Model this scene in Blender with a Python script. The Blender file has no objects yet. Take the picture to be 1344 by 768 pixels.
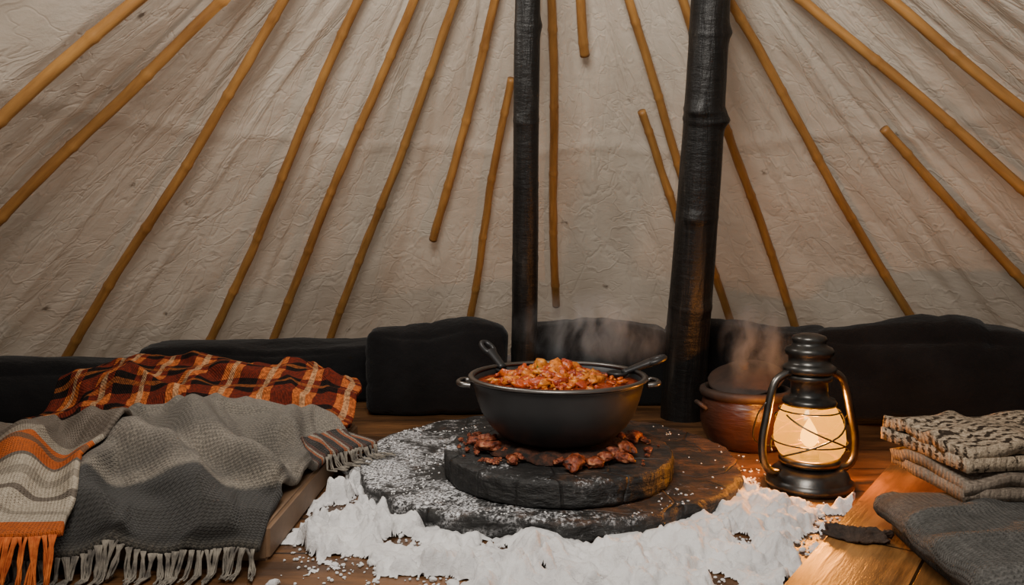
import bpy, bmesh, math, random
from mathutils import Vector, noise, Matrix
random.seed(7)
sc = bpy.context.scene
R = math.radians

# ---------------------------------------------------------------- helpers
def link(o):
    sc.collection.objects.link(o); return o

def info(o, label=None, category=None, group=None, kind=None):
    if label: o["label"] = label
    if category: o["category"] = category
    if group: o["group"] = group
    if kind: o["kind"] = kind
    return o

def mesh_obj(name, verts, faces, mat=None, loc=(0,0,0), rot=(0,0,0), parent=None, smooth=True, uvs=None, cols=None):
    me = bpy.data.meshes.new(name)
    me.from_pydata([tuple(v) for v in verts], [], faces)
    if smooth:
        for p in me.polygons: p.use_smooth = True
    if uvs is not None:
        ul = me.uv_layers.new(name="UVMap")
        for l in me.loops: ul.data[l.index].uv = uvs[l.vertex_index]
    if cols is not None:
        ca = me.color_attributes.new("Col", 'FLOAT_COLOR', 'POINT')
        for i, c in enumerate(cols): ca.data[i].color = (c[0], c[1], c[2], 1)
    me.update()
    o = bpy.data.objects.new(name, me)
    o.location = loc; o.rotation_euler = rot
    if mat: me.materials.append(mat)
    link(o)
    if parent: o.parent = parent
    return o

def empty(name, loc, rot=(0,0,0)):
    o = bpy.data.objects.new(name, None); o.location = loc; o.rotation_euler = rot
    o.empty_display_size = .05
    return link(o)

def lathe(prof, seg=64, nz=None):
    V=[];F=[]
    for (r,z) in prof:
        for k in range(seg):
            a=2*math.pi*k/seg
            rr=r
            zz=z
            if nz: rr,zz = nz(r,z,a)
            V.append((rr*math.cos(a), rr*math.sin(a), zz))
    for i in range(len(prof)-1):
        for k in range(seg):
            k2=(k+1)%seg
            F.append((i*seg+k, i*seg+k2, (i+1)*seg+k2, (i+1)*seg+k))
    return V,F

def catmull(pts, n=8):
    P=[Vector(p) for p in pts]
    if len(P)<3: 
        return [P[0].lerp(P[1], i/n) for i in range(n+1)]
    P=[P[0]*2-P[1]]+P+[P[-1]*2-P[-2]]
    out=[]
    for i in range(1,len(P)-2):
        p0,p1,p2,p3=P[i-1],P[i],P[i+1],P[i+2]
        for k in range(n):
            t=k/n
            out.append(.5*((2*p1)+(p2-p0)*t+(2*p0-5*p1+4*p2-p3)*t*t+(3*p1-p0-3*p2+p3)*t**3))
    out.append(P[-2]); return out

def tube(pts, rad, seg=10, closed=False, flat=1.0, V0=0):
    P=[Vector(p) for p in pts]; n=len(P)
    V=[];F=[]
    up=None
    for i in range(n):
        if closed: d=(P[(i+1)%n]-P[i-1])
        else: d=P[min(i+1,n-1)]-P[max(i-1,0)]
        d.normalize()
        if up is None:
            up=Vector((0,0,1)) if abs(d.z)<.9 else Vector((1,0,0))
        s=d.cross(up); s.normalize(); up=s.cross(d); up.normalize()
        r=rad(i/(n-1)) if callable(rad) else rad
        for k in range(seg):
            a=2*math.pi*k/seg
            V.append(P[i]+s*(math.cos(a)*r*flat)+up*(math.sin(a)*r))
    m=n if closed else n-1
    for i in range(m):
        j=(i+1)%n
        for k in range(seg):
            k2=(k+1)%seg
            F.append((V0+i*seg+k, V0+i*seg+k2, V0+j*seg+k2, V0+j*seg+k))
    if not closed:
        F.append(tuple(V0+k for k in range(seg))[::-1])
        F.append(tuple(V0+(n-1)*seg+k for k in range(seg)))
    return V,F

def fbm(p, o=4, s=1.0):
    v=0;a=1;q=Vector(p)*s
    for _ in range(o):
        v+=a*noise.noise(q); a*=.5; q=q*2.03+Vector((3.1,1.7,5.2))
    return v
def sstep(a,b,x):
    t=max(0,min(1,(x-a)/(b-a))); return t*t*(3-2*t)
def crest(n,w): return math.exp(-(n/w)**2)

# ---------------------------------------------------------------- materials
class M:
    def __init__(s,name):
        s.m=bpy.data.materials.new(name); s.m.use_nodes=True
        s.t=s.m.node_tree; s.b=s.t.nodes["Principled BSDF"]; s.tc=s.t.nodes.new("ShaderNodeTexCoord")
        s.out=s.t.nodes["Material Output"]
    def n(s,ty,**k):
        nd=s.t.nodes.new("ShaderNode"+ty)
        for a,b in k.items():
            if hasattr(nd,a) and a not in nd.inputs: setattr(nd,a,b)
            else: s.set(nd.inputs[a],b)
        return nd
    def set(s,inp,v):
        if isinstance(v,bpy.types.NodeSocket): s.t.links.new(v,inp)
        else: inp.default_value=v
    def co(s,kind="Object",scale=(1,1,1),rot=(0,0,0),loc=(0,0,0)):
        mp=s.n("Mapping"); s.t.links.new(s.tc.outputs[kind],mp.inputs[0])
        mp.inputs["Scale"].default_value=scale; mp.inputs["Rotation"].default_value=rot; mp.inputs["Location"].default_value=loc
        return mp.outputs[0]
    def noise(s,vec,scale,detail=6,rough=.55,dist=0):
        nd=s.n("TexNoise"); s.set(nd.inputs["Vector"],vec); nd.inputs["Scale"].default_value=scale
        nd.inputs["Detail"].default_value=detail; nd.inputs["Roughness"].default_value=rough; nd.inputs["Distortion"].default_value=dist
        return nd.outputs[0]
    def ramp(s,fac,stops,interp='LINEAR'):
        nd=s.n("ValToRGB"); s.set(nd.inputs[0],fac); cr=nd.color_ramp; cr.interpolation=interp
        while len(cr.elements)<len(stops): cr.elements.new(.5)
        for e,(p,c) in zip(cr.elements,stops):
            e.position=p; e.color=(c if len(c)==4 else (*c,1)) if not isinstance(c,(int,float)) else (c,c,c,1)
        return nd.outputs[0]
    def math(s,op,a,b=0.0,c=0.0,clamp=False):
        nd=s.n("Math"); nd.operation=op; nd.use_clamp=clamp
        s.set(nd.inputs[0],a); s.set(nd.inputs[1],b); s.set(nd.inputs[2],c); return nd.outputs[0]
    def mix(s,f,a,b,bt='MIX'):
        nd=s.n("Mix"); nd.data_type='RGBA'; nd.blend_type=bt
        s.set(nd.inputs[0],f)
        for i,v in ((6,a),(7,b)):
            if isinstance(v,tuple) and len(v)==3: v=(*v,1)
            s.set(nd.inputs[i],v)
        return nd.outputs[2]
    def bump(s,h,strength=.3,dist=.01,normal=None):
        nd=s.n("Bump"); s.set(nd.inputs["Height"],h); nd.inputs["Strength"].default_value=strength; nd.inputs["Distance"].default_value=dist
        if normal is not None: s.set(nd.inputs["Normal"],normal)
        return nd.outputs[0]
    def fin(s,col=None,rough=.7,nrm=None,**k):
        if col is not None: s.set(s.b.inputs["Base Color"],(*col,1) if isinstance(col,tuple) and len(col)==3 else col)
        s.set(s.b.inputs["Roughness"],rough)
        if nrm is not None: s.set(s.b.inputs["Normal"],nrm)
        for a,b in k.items(): s.set(s.b.inputs[a.replace("_"," ")],b)
        return s.m
    def sep(s,v):
        nd=s.n("SeparateXYZ"); s.set(nd.inputs[0],v); return nd.outputs

def wood(name,c1,c2,scale=(1,1,1),rough=.6,grain=40,planks=None,bump=.3,dirt=.75,dl=(.42,.62)):
    m=M(name); v=m.co("Object",scale)
    a=m.noise(v,grain*.15,6,.6,1.0); st=m.noise(m.co("Object",tuple(x*1.0 for x in scale)),grain,4,.6)
    f=m.math('ADD',m.math('MULTIPLY',a,.65),m.math('MULTIPLY',st,.35))
    col=m.ramp(f,[(.3,c1),(.7,c2)])
    big=m.noise(m.co("Object",tuple(min(x,2) for x in scale)),5,6,.65); col=m.mix(m.ramp(big,[(dl[0],0.0),(dl[1],dirt)]),col,tuple(x*.35 for x in c1))
    h=f
    if planks:
        br=m.n("TexBrick"); m.set(br.inputs["Vector"],m.co("Object",(1,1,1),(0,0,planks[2])))
        br.inputs["Scale"].default_value=1; br.inputs["Brick Width"].default_value=planks[0]; br.inputs["Row Height"].default_value=planks[1]
        br.inputs["Mortar Size"].default_value=.0025; br.inputs["Mortar Smooth"].default_value=.2
        br.inputs["Color1"].default_value=(1,1,1,1); br.inputs["Color2"].default_value=(.62,.62,.62,1); br.inputs["Mortar"].default_value=(.05,.05,.05,1)
        col=m.mix(1.0,col,br.outputs[0],'MULTIPLY')
        h=m.math('SUBTRACT',f,m.math('MULTIPLY',br.outputs[1],1.5))
    return m.fin(col,rough,m.bump(h,bump,.004))

# tent canvas
m=M("canvas"); v=m.co("Object")
big=m.noise(v,1.6,5,.6); col=m.ramp(big,[(.3,(.63,.55,.46)),(.7,(.82,.745,.64))])
sp=m.n("TexVoronoi"); m.set(sp.inputs["Vector"],v); sp.inputs["Scale"].default_value=5.0; sp.inputs["Randomness"].default_value=1
spot=m.ramp(sp.outputs["Distance"],[(.03,.9),(.09,0.0)])
spot=m.math('MULTIPLY',spot,m.ramp(m.noise(v,60,3),[(.4,0.0),(.6,1.0)]))
col=m.mix(spot,col,(.14,.10,.07))
stain=m.noise(m.co("UV",(14,2.2,1)),1.4,5,.6,1.0); col=m.mix(m.ramp(stain,[(.48,0.0),(.75,.35)]),col,(.44,.34,.25))
def crease(sx,sy,rot,sc_,w):
    n_=m.noise(m.co("UV",(sx,sy,1),(0,0,rot)),sc_,3,.5,.3)
    return m.ramp(m.math('ABSOLUTE',m.math('SUBTRACT',n_,.5)),[(0.0,1.0),(w,0.0)])
c1=crease(20,2.4,.06,2.6,.025); c2=crease(18,3.5,-.35,2.4,.018); c3=crease(14,7,.5,3.2,.016)
fine=m.noise(v,160,2); soft=m.noise(m.co("UV",(30,3.0,1)),2.4,4,.5,.3); soft2=m.noise(m.co("UV",(16,9,1),(0,0,.4)),3,5,.65,.5)
h=m.math('ADD',m.math('MULTIPLY',c1,-.50),m.math('MULTIPLY',c2,.40)); h=m.math('ADD',h,m.math('MULTIPLY',soft2,1.3)); h=m.math('ADD',h,m.math('MULTIPLY',c3,-.35))
h=m.math('ADD',h,m.math('MULTIPLY',soft,1.8)); h=m.math('ADD',h,m.math('MULTIPLY',fine,.12))
canvas=m.fin(col,.85,m.bump(h,.30,.016)); m.b.inputs["Specular IOR Level"].default_value=.2
tl=m.n("BsdfTranslucent"); m.set(tl.inputs[0],m.mix(1.0,col,(1,.90,.78),'MULTIPLY'))
ms=m.n("MixShader"); ms.inputs[0].default_value=.30
m.t.links.new(m.b.outputs[0],ms.inputs[1]); m.t.links.new(tl.outputs[0],ms.inputs[2]); m.t.links.new(ms.outputs[0],m.out.inputs[0])

pole_mat=wood("bamboo_wood",(.24,.10,.024),(.64,.33,.09),(1,1,.15),.5,70,None,.5,.55)
m=M("tarred_wood"); v=m.co("Object",(1,1,.12)); a=m.noise(v,30,6,.6,.8)
col=m.ramp(a,[(.38,(.004,.004,.004)),(.62,(.011,.010,.009)),(.85,(.06,.05,.04))])
vv=m.noise(m.co("Object",(1,1,3)),18,6,.65)
tar=m.fin(col,.42,m.bump(m.math('ADD',a,m.math('MULTIPLY',vv,.6)),.65,.008)); m.b.inputs["Specular IOR Level"].default_value=.4

floor_mat=wood("floor_planks_wood",(.055,.025,.010),(.27,.12,.042),(.6,4,1),.45,22,(1.4,.16,0.0),.5)
plat_mat=wood("orange_plank_wood",(.15,.062,.018),(.62,.29,.085),(6,.45,1),.36,26,(1.3,.155,R(90)),.8,.85,(.44,.68))
board_mat=wood("old_board_wood",(.10,.055,.028),(.30,.18,.10),(4,.5,1),.6,18,None,.5,.4)

m=M("black_upholstery"); v=m.co(); a=m.noise(v,7,5,.6); f=m.noise(v,260,2)
col=m.ramp(a,[(.3,(.0035,.0035,.004)),(.75,(.0095,.009,.0095))])
black=m.fin(col,.95,m.bump(m.math('ADD',a,m.math('MULTIPLY',f,.08)),.8,.025)); m.b.inputs["Specular IOR Level"].default_value=.1
m.b.inputs["Sheen Weight"].default_value=.07

def stone(name,dust,side,brown):
    m=M(name); v=m.co(); a=m.noise(v,7,8,.65); f=m.noise(v,60,5,.6)
    col=m.ramp(m.math('ADD',m.math('MULTIPLY',a,.5),m.math('MULTIPLY',f,.5)),[(.35,(.006,.006,.006)),(.6,(.020,.019,.018)),(.8,(.07,.065,.06))])
    x,y,z=m.sep(v)[:3]
    geo=m.n("NewGeometry"); nz=m.sep(geo.outputs["Normal"])[2]
    bf=m.math('ADD',m.noise(v,16,6,.7),m.math('MULTIPLY',x,.25))
    bf=m.ramp(bf,[(brown,0.0),(brown+.16,.8)])
    col=m.mix(m.math('MULTIPLY',bf,nz,0,True),col,(.10,.048,.024))
    df=m.math('ADD',m.noise(v,12,9,.80),m.math('MULTIPLY',x,side))
    df=m.math('SUBTRACT',df,m.math('MULTIPLY',y,.16))
    df=m.ramp(df,[(dust,0.0),(dust+.10,1.0)])
    gr=m.ramp(m.noise(v,190,3,.7),[(.44,0.0),(.56,1.0)])
    df=m.math('MULTIPLY',m.math('MULTIPLY',df,gr),m.math('ADD',nz,.25,0,True),0,True)
    col=m.mix(df,col,(.72,.72,.74))
    wedge=m.noise(m.co("Object",(1,1,3)),22,6,.6)
    ck=m.n("TexVoronoi"); ck.feature='DISTANCE_TO_EDGE'; m.set(ck.inputs["Vector"],m.co("Object",(1,1,.2))); ck.inputs["Scale"].default_value=7
    crk=m.ramp(ck.outputs["Distance"],[(0.0,0.0),(.02,1.0)])
    gx=m.noise(m.co("Object",(1.2,7,1)),14,4,.6)
    hh=m.math('ADD',m.math('ADD',wedge,m.math('MULTIPLY',gx,.6)),m.math('MULTIPLY',crk,.4))
    return m.fin(col,.6,m.bump(hh,.9,.011))
stone_low=stone("dusted_dark_stone",.545,-.30,.52)
stone_up=stone("dark_stone",.60,-.25,.54)

m=M("snow"); v=m.co(); a=m.noise(v,80,6,.65); b=m.noise(v,12,4)
col=m.ramp(b,[(.3,(.64,.63,.63)),(.6,(.82,.81,.80))])
snow=m.fin(col,.7,m.bump(a,.8,.007))

m=M("cast_iron"); v=m.co(); a=m.noise(v,60,4); 
iron=m.fin(m.ramp(m.noise(v,8,4),[(.3,(.020,.020,.021)),(.7,(.038,.038,.039))]),.42,m.bump(a,.12,.002),Metallic=.5)
m=M("rim_metal"); steel=m.fin((.20,.19,.18),.33,m.bump(m.noise(m.co(),40,3),.1,.002),Metallic=1.0)
m=M("gunmetal"); gun=m.fin(m.ramp(m.noise(m.co(),14,5),[(.35,(.075,.07,.065)),(.7,(.22,.205,.185))]),.32,m.bump(m.noise(m.co(),50,3),.25,.002),Metallic=1.0)
m=M("blackened_metal"); gunb=m.fin(m.ramp(m.noise(m.co(),14,5),[(.35,(.03,.03,.03)),(.7,(.12,.115,.105))]),.33,m.bump(m.noise(m.co(),50,3),.25,.002),Metallic=.85)

m=M("stew_broth"); v=m.co(); a=m.noise(v,28,6,.6,.6)
broth=m.fin(m.ramp(a,[(.35,(.09,.010,.003)),(.6,(.30,.042,.008)),(.75,(.48,.12,.02))]),.14,m.bump(a,.8,.012))
def attr(name,rough,b=.5):
    m=M(name); at=m.n("Attribute"); at.attribute_name="Col"; v=m.co(); a=m.noise(v,90,4)
    col=m.mix(m.ramp(a,[(.38,.65),(.65,0.0)]),at.outputs["Color"],(.18,.024,.005))
    return m.fin(col,rough,m.bump(a,b,.004))
chunks=attr("stewed_vegetables",.28,.9)
m=M("charred_meat"); v=m.co(); a=m.noise(v,55,6,.65)
meat=m.fin(m.ramp(a,[(.36,(.03,.007,.004)),(.50,(.26,.05,.016)),(.64,(.60,.25,.12))]),.38,m.bump(a,1.0,.008))
m=M("ember_ash"); v=m.co(); a=m.noise(v,40,6,.7)
ember=m.fin(m.ramp(a,[(.4,(.010,.007,.005)),(.6,(.09,.026,.010)),(.72,(.30,.09,.03))]),.8,m.bump(a,1.0,.01))
m=M("glazed_clay"); v=m.co(); a=m.noise(v,9,5)
clay=m.fin(m.ramp(a,[(.3,(.024,.008,.005)),(.7,(.070,.023,.012))]),.36,m.bump(m.noise(m.co("Object",(1,1,4)),24,4),.5,.005))
m=M("burnt_clay"); clayd=m.fin(m.ramp(m.noise(m.co(),14,5),[(.3,(.012,.007,.005)),(.7,(.045,.022,.013))]),.65,m.bump(m.noise(m.co(),30,4),.5,.004))
m=M("bark"); v=m.co(); a=m.noise(v,26,6,.7); bark=m.fin(m.ramp(a,[(.35,(.012,.008,.006)),(.7,(.08,.045,.028))]),.8,m.bump(a,1.0,.01))

def knit_bump(m,ku,kv,strength=.5):
    u,v=m.sep(m.co("UV",(1,1,1)))[:2]
    wn=m.math('MULTIPLY',m.noise(m.co("Object"),14,3),.9)
    tu=m.math('ADD',m.math('MULTIPLY',u,ku),wn); tv=m.math('MULTIPLY',v,kv)
    zig=m.math('PINGPONG',tu,.5); tv2=m.math('ADD',tv,m.math('MULTIPLY',zig,1.0))
    a=m.math('SINE',m.math('MULTIPLY',tv2,6.283)); b=m.math('ABSOLUTE',m.math('SINE',m.math('MULTIPLY',tu,3.1416)))
    h=m.math('ADD',m.math('MULTIPLY',a,.35),m.math('MULTIPLY',b,.5))
    fuzz=m.noise(m.co("Object"),260,4,.7)
    h2=m.math('ADD',h,m.math('MULTIPLY',fuzz,1.6))
    return h, m.bump(h2,strength,.0028)
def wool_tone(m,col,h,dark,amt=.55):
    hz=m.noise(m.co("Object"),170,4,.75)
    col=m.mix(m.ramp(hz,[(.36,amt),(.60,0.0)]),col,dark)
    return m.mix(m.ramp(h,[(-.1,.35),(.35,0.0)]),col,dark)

m=M("grey_wool_knit"); u,v=m.sep(m.co("UV"))[:2]
h,nb=knit_bump(m,180,100,.9)
wob=m.math('ADD',v,m.math('MULTIPLY',m.math('SUBTRACT',m.noise(m.co("Object"),5,3),.5),.05))
wob=m.math('ADD',wob,m.math('MULTIPLY',m.math('SUBTRACT',m.noise(m.co("Object"),90,3),.5),.025))
col=m.ramp(wob,[(0,(.10,.088,.07)),(.04,(.045,.043,.040)),(.25,(.055,.052,.048)),(.28,(.34,.295,.235)),(.34,(.17,.148,.12)),(.46,(.30,.26,.21)),(.52,(.17,.148,.12)),(.93,(.30,.265,.215))])
rib=m.math('MULTIPLY',m.math('LESS_THAN',v,.26),m.ramp(m.math('SINE',m.math('MULTIPLY',u,700)),[(.0,0.0),(.6,.5)]))
col=m.mix(rib,col,(.02,.019,.018))
st=m.ramp(u,[(0,0.0),(.925,0.0),(.93,1.0)],'CONSTANT'); stv=m.math('MULTIPLY',st,m.math('GREATER_THAN',v,.62))
st2=m.math('FRACT',m.math('MULTIPLY',v,14))
scol=m.ramp(st2,[(0,(.02,.014,.012)),(.4,(.42,.11,.025)),(.6,(.40,.34,.26)),(.75,(.10,.03,.015))],'CONSTANT')
col=m.mix(stv,col,scol)
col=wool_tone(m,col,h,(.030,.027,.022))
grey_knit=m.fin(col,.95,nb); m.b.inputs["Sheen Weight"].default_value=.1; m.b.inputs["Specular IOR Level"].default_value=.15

m=M("striped_wool_knit"); u,v=m.sep(m.co("UV"))[:2]; h,nb=knit_bump(m,110,100,.8)
O=(.60,.125,.016); C=(.58,.50,.39); G=(.19,.16,.13); W=(.38,.33,.26)
col=m.ramp(v,[(0,O),(.075,C),(.14,W),(.17,C),(.26,G),(.29,C),(.36,W),(.42,C),(.50,G),(.53,O),(.64,(.22,.10,.05)),(.67,O),(.70,W),(.76,G)],'CONSTANT')
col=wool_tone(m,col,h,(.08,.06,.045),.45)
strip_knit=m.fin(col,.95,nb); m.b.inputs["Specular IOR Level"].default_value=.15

m=M("plaid_wool"); u,v=m.sep(m.co("UV"))[:2]
fu=m.math('FRACT',m.math('MULTIPLY',u,8)); fv=m.math('FRACT',m.math('MULTIPLY',v,5))
su=m.math('LESS_THAN',fu,.5); sv=m.math('LESS_THAN',fv,.5)
s2=m.math('MULTIPLY',m.math('ADD',su,sv),.5)
col=m.ramp(s2,[(0,(.50,.13,.030)),(.3,(.14,.019,.009)),(.8,(.006,.005,.005))],'CONSTANT')
lu=m.math('LESS_THAN',m.math('ABSOLUTE',m.math('SUBTRACT',fu,.75)),.07); lv=m.math('LESS_THAN',m.math('ABSOLUTE',m.math('SUBTRACT',fv,.25)),.06)
col=m.mix(m.math('MULTIPLY',lu,.6),col,(.55,.36,.19)); col=m.mix(m.math('MULTIPLY',lv,.5),col,(.42,.12,.03))
dg=m.math('SINE',m.math('MULTIPLY',m.math('ADD',u,m.math('MULTIPLY',v,.6)),900))
fz=m.noise(m.co("Object"),160,3); col=m.mix(m.ramp(fz,[(.4,.55),(.6,0.0)]),col,(.02,.010,.007))
plaid=m.fin(col,.95,m.bump(m.math('ADD',m.math('MULTIPLY',dg,.3),fz),.6,.003)); m.b.inputs["Specular IOR Level"].default_value=.12

def wool(name,c1,c2,sc_=18,ku=120,kv=60,pat=False):
    m=M(name); h,nb=knit_bump(m,ku,kv,strength=.9)
    if pat:
        u,v=m.sep(m.co("UV"))[:2]
        zz=m.math('ADD',m.math('MULTIPLY',v,26),m.math('PINGPONG',m.math('MULTIPLY',u,44),.5))
        a=m.math('ADD',m.math('MULTIPLY',m.math('SINE',m.math('MULTIPLY',zz,6.283)),.10),m.noise(m.co("Object",(1,1,2)),70,3,.6,.6)); col=m.ramp(a,[(.40,c1),(.50,c2)])
    else:
        a=m.noise(m.co("Object"),sc_,5,.6); col=m.ramp(a,[(.3,c1),(.7,c2)])
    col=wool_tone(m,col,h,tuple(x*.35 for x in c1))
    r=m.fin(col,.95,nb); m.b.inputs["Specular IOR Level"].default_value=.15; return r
wool_grey=wool("soft_grey_wool",(.11,.107,.10),(.20,.193,.18),18,200,110)
wool_tan=wool("taupe_wool",(.22,.175,.135),(.40,.33,.26),18,90,50)
wool_pat=wool("patterned_wool",(.05,.035,.024),(.58,.46,.33),30,80,44,True)
m=M("grey_yarn"); yarn_g=m.fin(m.ramp(m.noise(m.co(),60,3),[(.35,(.08,.07,.06)),(.65,(.27,.24,.195))]),.95)
m=M("orange_yarn"); yarn_o=m.fin(m.ramp(m.noise(m.co(),60,3),[(.35,(.40,.07,.01)),(.65,(.74,.19,.03))]),.95)

# ---------------------------------------------------------------- tent (elliptical cone, flaring to the open doorway)
CX,CY,RX,RY,HT=.122,1.8,2.2,1.6,1.852
def cone(th,t,inset=0.0,flare=False):
    a=R(th); k=1+.38*sstep(97,121,abs(th)) if flare else 1
    return Vector((CX+(RX*k-inset)*math.sin(a)*(1-t), CY+(RY*k-inset)*math.cos(a)*(1-t), HT*t))
NT,NA=120,520
V=[];F=[];U=[]
for j in range(NT+1):
    t=.985*j/NT
    for i in range(NA+1):
        th=-136+272*i/NA
        p=cone(th,t,0,True); a=R(th)
        n=Vector((math.sin(a),math.cos(a),.6)).normalized()
        d=.022*fbm((th*.09,t*2.0,1.3),3)
        d+=.009*crest(noise.noise(Vector((th*.15+t*2,t*1.8,7))),.12)
        low=max(0,1-t/.25)
        d+=.036*low*fbm((th*.24,t*2.2,9),2)
        k=math.exp(-((t-.455-.012*noise.noise(Vector((th*.08,0,0))))/.007)**2)
        d-=.007*k
        ph=(th/14.5)%1.0; d-=.009*math.exp(-((ph-.5)/.02)**2)*(1-t)
        p+=n*(.024+d)
        V.append(p); U.append((i/NA,t))
for j in range(NT):
    for i in range(NA):
        a=j*(NA+1)+i; F.append((a,a+1,a+NA+2,a+NA+1))
o=mesh_obj("wall_back",V,F,canvas,uvs=U); info(o,"cream canvas tent wall with creases and seams","tent wall",kind="structure")

V=[(-2.9,-.9,-.03),(3.1,-.9,-.03),(3.1,3.7,-.03),(-2.9,3.7,-.03),(-2.9,-.9,0),(3.1,-.9,0),(3.1,3.7,0),(-2.9,3.7,0)]
BX=[(0,1,2,3)[::-1],(4,5,6,7),(0,1,5,4),(1,2,6,5),(2,3,7,6),(3,0,4,7)]
o=mesh_obj("floor",V,BX,floor_mat,smooth=False); info(o,"worn dark brown wooden plank floor","floor",kind="structure")

poles=[ # th_bottom,t_bottom, th_top,t_top, extend_down, extend_up
(-101.6,.438,-106.3,.557,1,1),(-80.2,.329,-82.6,.606,1,1),(-55.4,.027,-67,.632,1,1),(-39.9,.054,-48.2,.655,1,1),
(-32.5,.071,-34.8,.667,1,1),(-25.5,.055,-24.5,.674,1,1),(-15.9,.289,-14.5,.68,0,1),(-8.95,.107,-7.7,.569,0,0),
(1.85,.144,-.6,.68,0,1),(7.3,.602,6.2,.70,0,1),(23.45,.091,18.7,.674,1,1),(21,.20,17.1,.517,0,0),
(30.8,.088,32.4,.669,1,1),(45.3,.082,43,.66,1,1),(71.1,.373,60.3,.641,1,1),(83.7,.475,80.3,.61,1,1),(61.5,.236,57.7,.464,1,0)]
for i,(a0,t0,a1,t1,ed,eu) in enumerate(poles):
    p0=cone(a0,t0,.055); p1=cone(a1,t1,.055); d=(p1-p0)
    if ed and p0.z>.02: 
        k=(p0.z-.015)/d.z
        p0=p0-d*k
    if eu: p1=p1+d.normalized()*.22
    L=(p1-p0).length; dn=(p1-p0).normalized()
    q=dn.to_track_quat('Z','Y')
    n=max(20,int(L/.010)); pts=[]
    for k in range(n+1):
        z=L*k/n
        w=math.sin(math.pi*k/n)*.010
        pts.append((w*math.sin(i*2.1+z*3)+.002*noise.noise(Vector((z*8,i,4))),.007*noise.noise(Vector((z*2.4,i,0))),z))
    def rad(s,i=i,L=L):
        z=s*L; node=((z+.07*i)%.27)/.27
        return .0158-.0028*s+.0022*math.exp(-((node-.5)/.03)**2)+.0014*noise.noise(Vector((z*12,i,2)))
    V,F=tube(pts,rad,12)
    o=mesh_obj("tent_pole",V,F,pole_mat,loc=p0); o.rotation_mode='QUATERNION'; o.rotation_quaternion=q
    short = i in (6,7,8,9,11,16)
    info(o,"short wooden batten ending partway on the canvas wall" if short else "long slim golden wooden pole against the canvas wall","tent pole","wooden poles along the canvas wall")

def log(name,p0,p1,r0,r1,label,seed,knots):
    p0=Vector(p0);p1=Vector(p1);L=(p1-p0).length
    q=(p1-p0).to_track_quat('Z','Y'); n=240; seg=44; V=[];F=[]
    for k in range(n+1):
        z=L*k/n; s=k/n
        for j in range(seg):
            a=2*math.pi*j/seg
            r=r0+(r1-r0)*s
            r*=1+.04*noise.noise(Vector((math.cos(a)*1.5,math.sin(a)*1.5,z*3+seed)))+.018*fbm((math.cos(a)*4,math.sin(a)*4,z*7+seed),3)
            for (kz,ka,kr) in knots:
                da=math.atan2(math.sin(a-ka),math.cos(a-ka))
                r+=kr*math.exp(-((z-kz)/.020)**2-(da/.5)**2)+kr*.20*math.exp(-((z-kz-.006*math.sin(a))/.007)**2)
            V.append((r*math.cos(a)+.006*math.sin(z*3+seed),r*math.sin(a),z))
    for k in range(n):
        for j in range(seg):
            j2=(j+1)%seg; F.append((k*seg+j,k*seg+j2,(k+1)*seg+j2,(k+1)*seg+j))
    F.append(tuple(range(seg))[::-1]); F.append(tuple(n*seg+j for j in range(seg)))
    o=mesh_obj(name,V,F,tar,loc=p0); o.rotation_mode='QUATERNION'; o.rotation_quaternion=q
    info(o,label,"post")
    return o
log("support_post",(.027,2.36,0),(.05,1.96,1.33),.040,.033,"slim blackened wooden post rising between black cushions",1.0,[(.5,2,.005),(.9,4,.005),(1.15,0,.005),(.72,1,.004)])
log("support_post",(.515,2.28,0),(.512,1.93,1.38),.066,.047,"thick blackened post with ringed knots behind the cooking pot",5.0,[(.885,-.5,.014),(.91,-2.2,.010),(.36,-1,.006),(1.11,0,.009),(.62,-2,.006)])

# ---------------------------------------------------------------- cushions
def rbox(w,d,h,r,cuts=30,puff=.0,nz=.012,seed=0,ns=3.6):
    bm=bmesh.new(); bmesh.ops.create_cube(bm,size=1.0)
    bmesh.ops.subdivide_edges(bm,edges=bm.edges[:],cuts=cuts,use_grid_fill=True)
    hw,hd,hh=w/2,d/2,h/2
    for v in bm.verts:
        x,y,z=v.co.x*2,v.co.y*2,v.co.z*2
        p=Vector((x*hw,y*hd,z*hh))
        inn=Vector((max(-hw+r,min(hw-r,p.x)),max(-hd+r,min(hd-r,p.y)),max(-hh+r,min(hh-r,p.z))))
        dd=p-inn
        if dd.length>1e-6:
            m_=max(abs(dd.x),abs(dd.y),abs(dd.z)); p=inn+dd.normalized()*min(r,m_)
        p.z+=puff*(1-x*x)*(1-y*y)*z*(1 if z>0 else .0)
        p.y+=puff*1.2*(1-x*x)*(1-z*z)*y
        N_=p.normalized()
        q=p*ns+Vector((seed*3.7,seed*1.3,seed))
        cr=crest(noise.noise(Vector((math.atan2(z,x)*2.2,seed,p.length*2))),.09)*(x*x+z*z)*.5
        dsp=nz*fbm(q,3)-nz*.55*cr
        p+=N_*dsp
        if z>0: p.z+=.010*math.sin(x*3+seed*2)*z
        p.z+=hh
        if p.z<0: p.z=0
        v.co=p
    me=bpy.data.meshes.new("m"); bm.to_mesh(me); bm.free()
    for f in me.polygons: f.use_smooth=True
    return me
def cushion(loc,size,rz,label,seed,puff=.02,r=.06,nz=.016,rx=0,name="cushion"):
    me=rbox(*size,min(r,size[2]*.45,size[1]*.45),30,puff,nz,seed); me.materials.append(black)
    o=bpy.data.objects.new(name,me); o.location=loc; o.rotation_euler=(rx,0,rz); link(o)
    info(o,label,"cushion","black cushions along the tent wall"); return o
cushion((-1.49,2.20,0),(.86,.26,.160),R(33),"low black floor cushion behind the blankets",1)
cushion((-.80,2.55,0),(.80,.30,.185),R(14),"low long black cushion along the tent wall",2,r=.04)
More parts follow.
